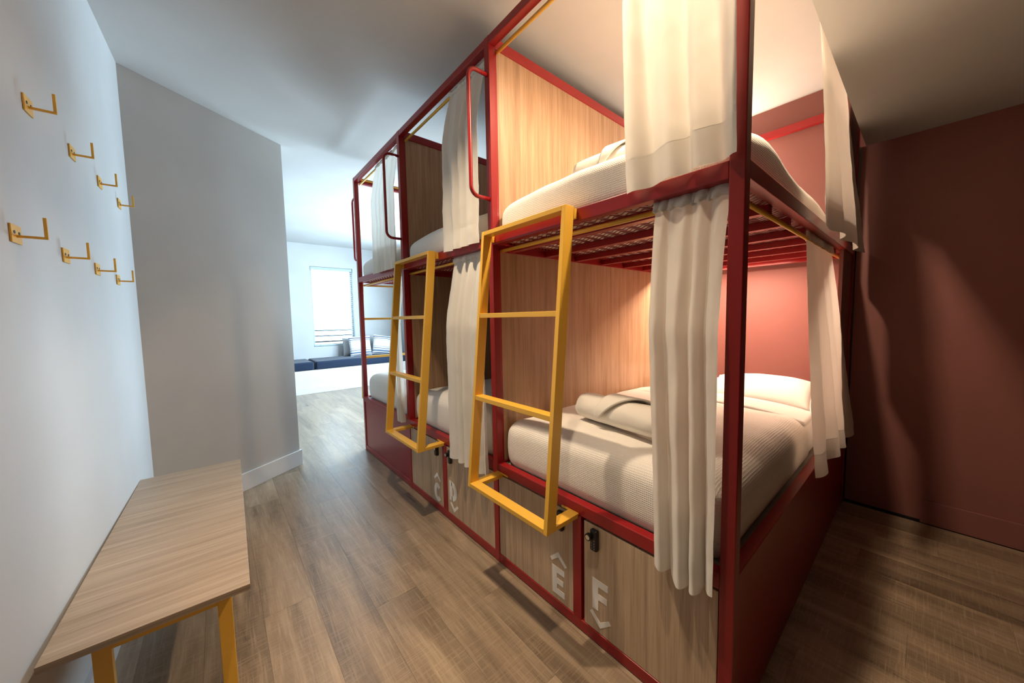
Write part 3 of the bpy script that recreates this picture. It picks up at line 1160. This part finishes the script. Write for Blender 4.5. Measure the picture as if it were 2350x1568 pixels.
# ================================================================== BENCH
BZ = 0.468
br = R(-1.3)
bench = tag(empty('bench', (-1.269, 1.765, 0), br), 'low oak bench with yellow steel legs along the white wall', 'bench')
hl, bw_ = 0.680, 0.219
MB().box(-bw_, bw_, -hl, hl, BZ - 0.020, BZ).build('bench_top', 'oak_x', bench, bevel=0.001)
for sy in (-1, 1):
    for sx in (-1, 1):
        xc = sx * 0.145
        yc = sy * (hl - 0.165) * 0.985
        lg = MB().box(xc - 0.02, xc + 0.02, yc - 0.012, yc + 0.012, 0.004, BZ - 0.020).build('leg', 'yellow', bench, bevel=0.001)
        MB().box(xc - 0.019, xc + 0.019, yc - 0.011, yc + 0.011, 0, 0.004).build('foot_pad', 'black', lg)
    yc = sy * (hl - 0.165) * 0.985
    MB().box(-0.125, 0.125, yc - 0.012, yc + 0.012, 0.335, 0.352).build('crossbar', 'yellow', bench, bevel=0.001)
    MB().box(-0.125, 0.125, yc - 0.012, yc + 0.012, BZ - 0.038, BZ - 0.0202).build('crossbar', 'yellow', bench, bevel=0.001)
for sx in (-1, 1):
    MB().box(sx * 0.145 - 0.012, sx * 0.145 + 0.012, -(hl - 0.165) * 0.985 + 0.012, (hl - 0.165) * 0.985 - 0.012, BZ - 0.04, BZ - 0.0202).build('stretcher', 'yellow', bench, bevel=0.001)

# ================================================================== COAT HOOKS
def make_hook():
    root = empty('coat_hook')
    pl = MB().box(0, 0.004, -0.030, 0.030, -0.024, 0.024).build('plate', 'yellow', root, bevel=0.001)
    for k in (-1, 1):
        MB().tube([(0.004, k * 0.014, 0.004), (0.0052, k * 0.014, 0.004)], 0.0042, 10).build('screw', 'guard', pl)
    MB().box(0.004, 0.056, -0.0032, 0.0032, -0.0085, -0.002).build('arm', 'yellow', root, bevel=0.0006)
    MB().box(0.0495, 0.056, -0.0032, 0.0032, -0.002, 0.050).build('upright', 'yellow', root, bevel=0.0006)
    return root


hook0 = make_hook()
spots = [(1.481, 2.006, 'upper'), (1.852, 2.002, 'upper'), (2.206, 1.997, 'upper'), (2.555, 1.990, 'upper'),
         (1.305, 1.584, 'lower'), (1.671, 1.579, 'lower'), (2.035, 1.574, 'lower'), (2.378, 1.560, 'lower')]
ordn = ['first', 'second', 'third', 'fourth']
for i, (y, z, row) in enumerate(spots):
    o = hook0 if i == 0 else copy_tree(hook0)
    o.location = (LWX(y) + 0.0005, y, z)
    o.rotation_euler = (0, 0, -math.atan(0.0325))
    o.scale = (1.05, 1.0, 1.04)
    tag(o, 'yellow wall hook, %s from the camera in the %s row' % (ordn[i % 4], row), 'hook', 'yellow wall hooks')

# ================================================================== WINDOW SEAT, CUSHIONS
seat = tag(empty('built_in_bench', (0.8, 6.9, 0)), 'white built-in bench under the far window', 'bench')
MB().box(-3.2, 1.405, 0.0, 0.805, 0.11, 0.425).build('bench_box', 'base', seat, bevel=0.003)
MB().box(-3.2, 1.405, -0.014, 0.805, 0.0, 0.11).build('plinth', 'base', seat, bevel=0.003)
cx = [-1.40, 0.245, 1.83, 2.20]
cn = ['dark navy seat cushion at the left of the window seat, beside the angled wall', 'long dark navy seat cushion under the window', 'short dark navy seat cushion at the right end of the window seat']
for k in range(3):
    a0, a1 = cx[k] + 0.012, cx[k + 1] - 0.012
    o = weld(round_box(a0, a1, 6.905, 7.65, 0.426, 0.578, 0.035, (20, 10, 3), lambda x, y, z: (0, 0, 0.008 * nz(x, y, 0, 2.0) if z > 0.5 else 0)).build('seat_cushion', 'navy'))
    tag(o, cn[k], 'cushion', 'navy seat cushions')
pillow('striped_pillow', (1.21, 7.42, 0.775), 0.225, 0.215, 0.075, 'stripe', 'striped blue and white pillow left on the window seat, below the window corner', 'striped pillows', (R(90 - 14), 0, R(4)))
pillow('striped_pillow', (1.68, 7.40, 0.775), 0.21, 0.215, 0.075, 'stripe', 'striped blue and white pillow on the window seat right of its twin', 'striped pillows', (R(90 - 16), R(9), R(-8)))
pillow('grey_pillow', (1.10, 7.585, 0.765), 0.20, 0.19, 0.055, 'grey_cloth', 'grey pillow behind the left striped pillow on the window seat', None, (R(90 - 6), 0, R(6)))
# ================================================================== BLIND AND GUARD AT THE FAR WINDOW
blind = tag(empty('window_blind', ((WX0 + WX1) / 2, YFAR + 0.035, WZ1)), 'white slatted blind in the far window', 'blind')
MB().box(-hw + 0.01, hw - 0.01, -0.022, 0.022, -0.062, -0.004).build('head_rail', 'frame', blind, bevel=0.002)
sl_me = MB().prism([(-0.0235, 0.0), (0.0235, 0.0), (0.0235, 0.0016), (-0.0235, 0.0016)], 0, -hw + 0.015, hw - 0.015).mesh('slat')
sl_me.materials.append(M['slat'])
nsl = 36
for k in range(nsl):
    o = bpy.data.objects.new('slat', sl_me)
    o.location = (0, 0, -0.095 - k * 0.0415)
    o.rotation_euler = (R(-8), 0, 0)
    o.parent = blind
    COL.objects.link(o)
MB().box(-hw + 0.015, hw - 0.015, -0.02, 0.02, -hh + 0.012, -hh + 0.028).build('bottom_rail', 'frame', blind)
for xx in (-hw + 0.12, hw - 0.12):
    MB().tube([(xx, -0.024, -0.06), (xx, -0.024, -hh + 0.02)], 0.0016, 6).build('cord', 'frame', blind)

guard = tag(empty('window_guard', ((WX0 + WX1) / 2, YFAR + 0.21, WZ0)), 'dark metal guard rail across the bottom of the far window', 'guard rail')
for z in (0.085, 0.205, 0.325):
    MB().tube([(-hw - 0.03, 0, z), (hw + 0.03, 0, z)], 0.016, 8).build('bar', 'guard', guard, smooth=True)
for xx in (-hw + 0.01, hw - 0.01):
    MB().box(xx - 0.010, xx + 0.010, -0.012, 0.012, 0.03, 0.336).build('guard_post', 'guard', guard)
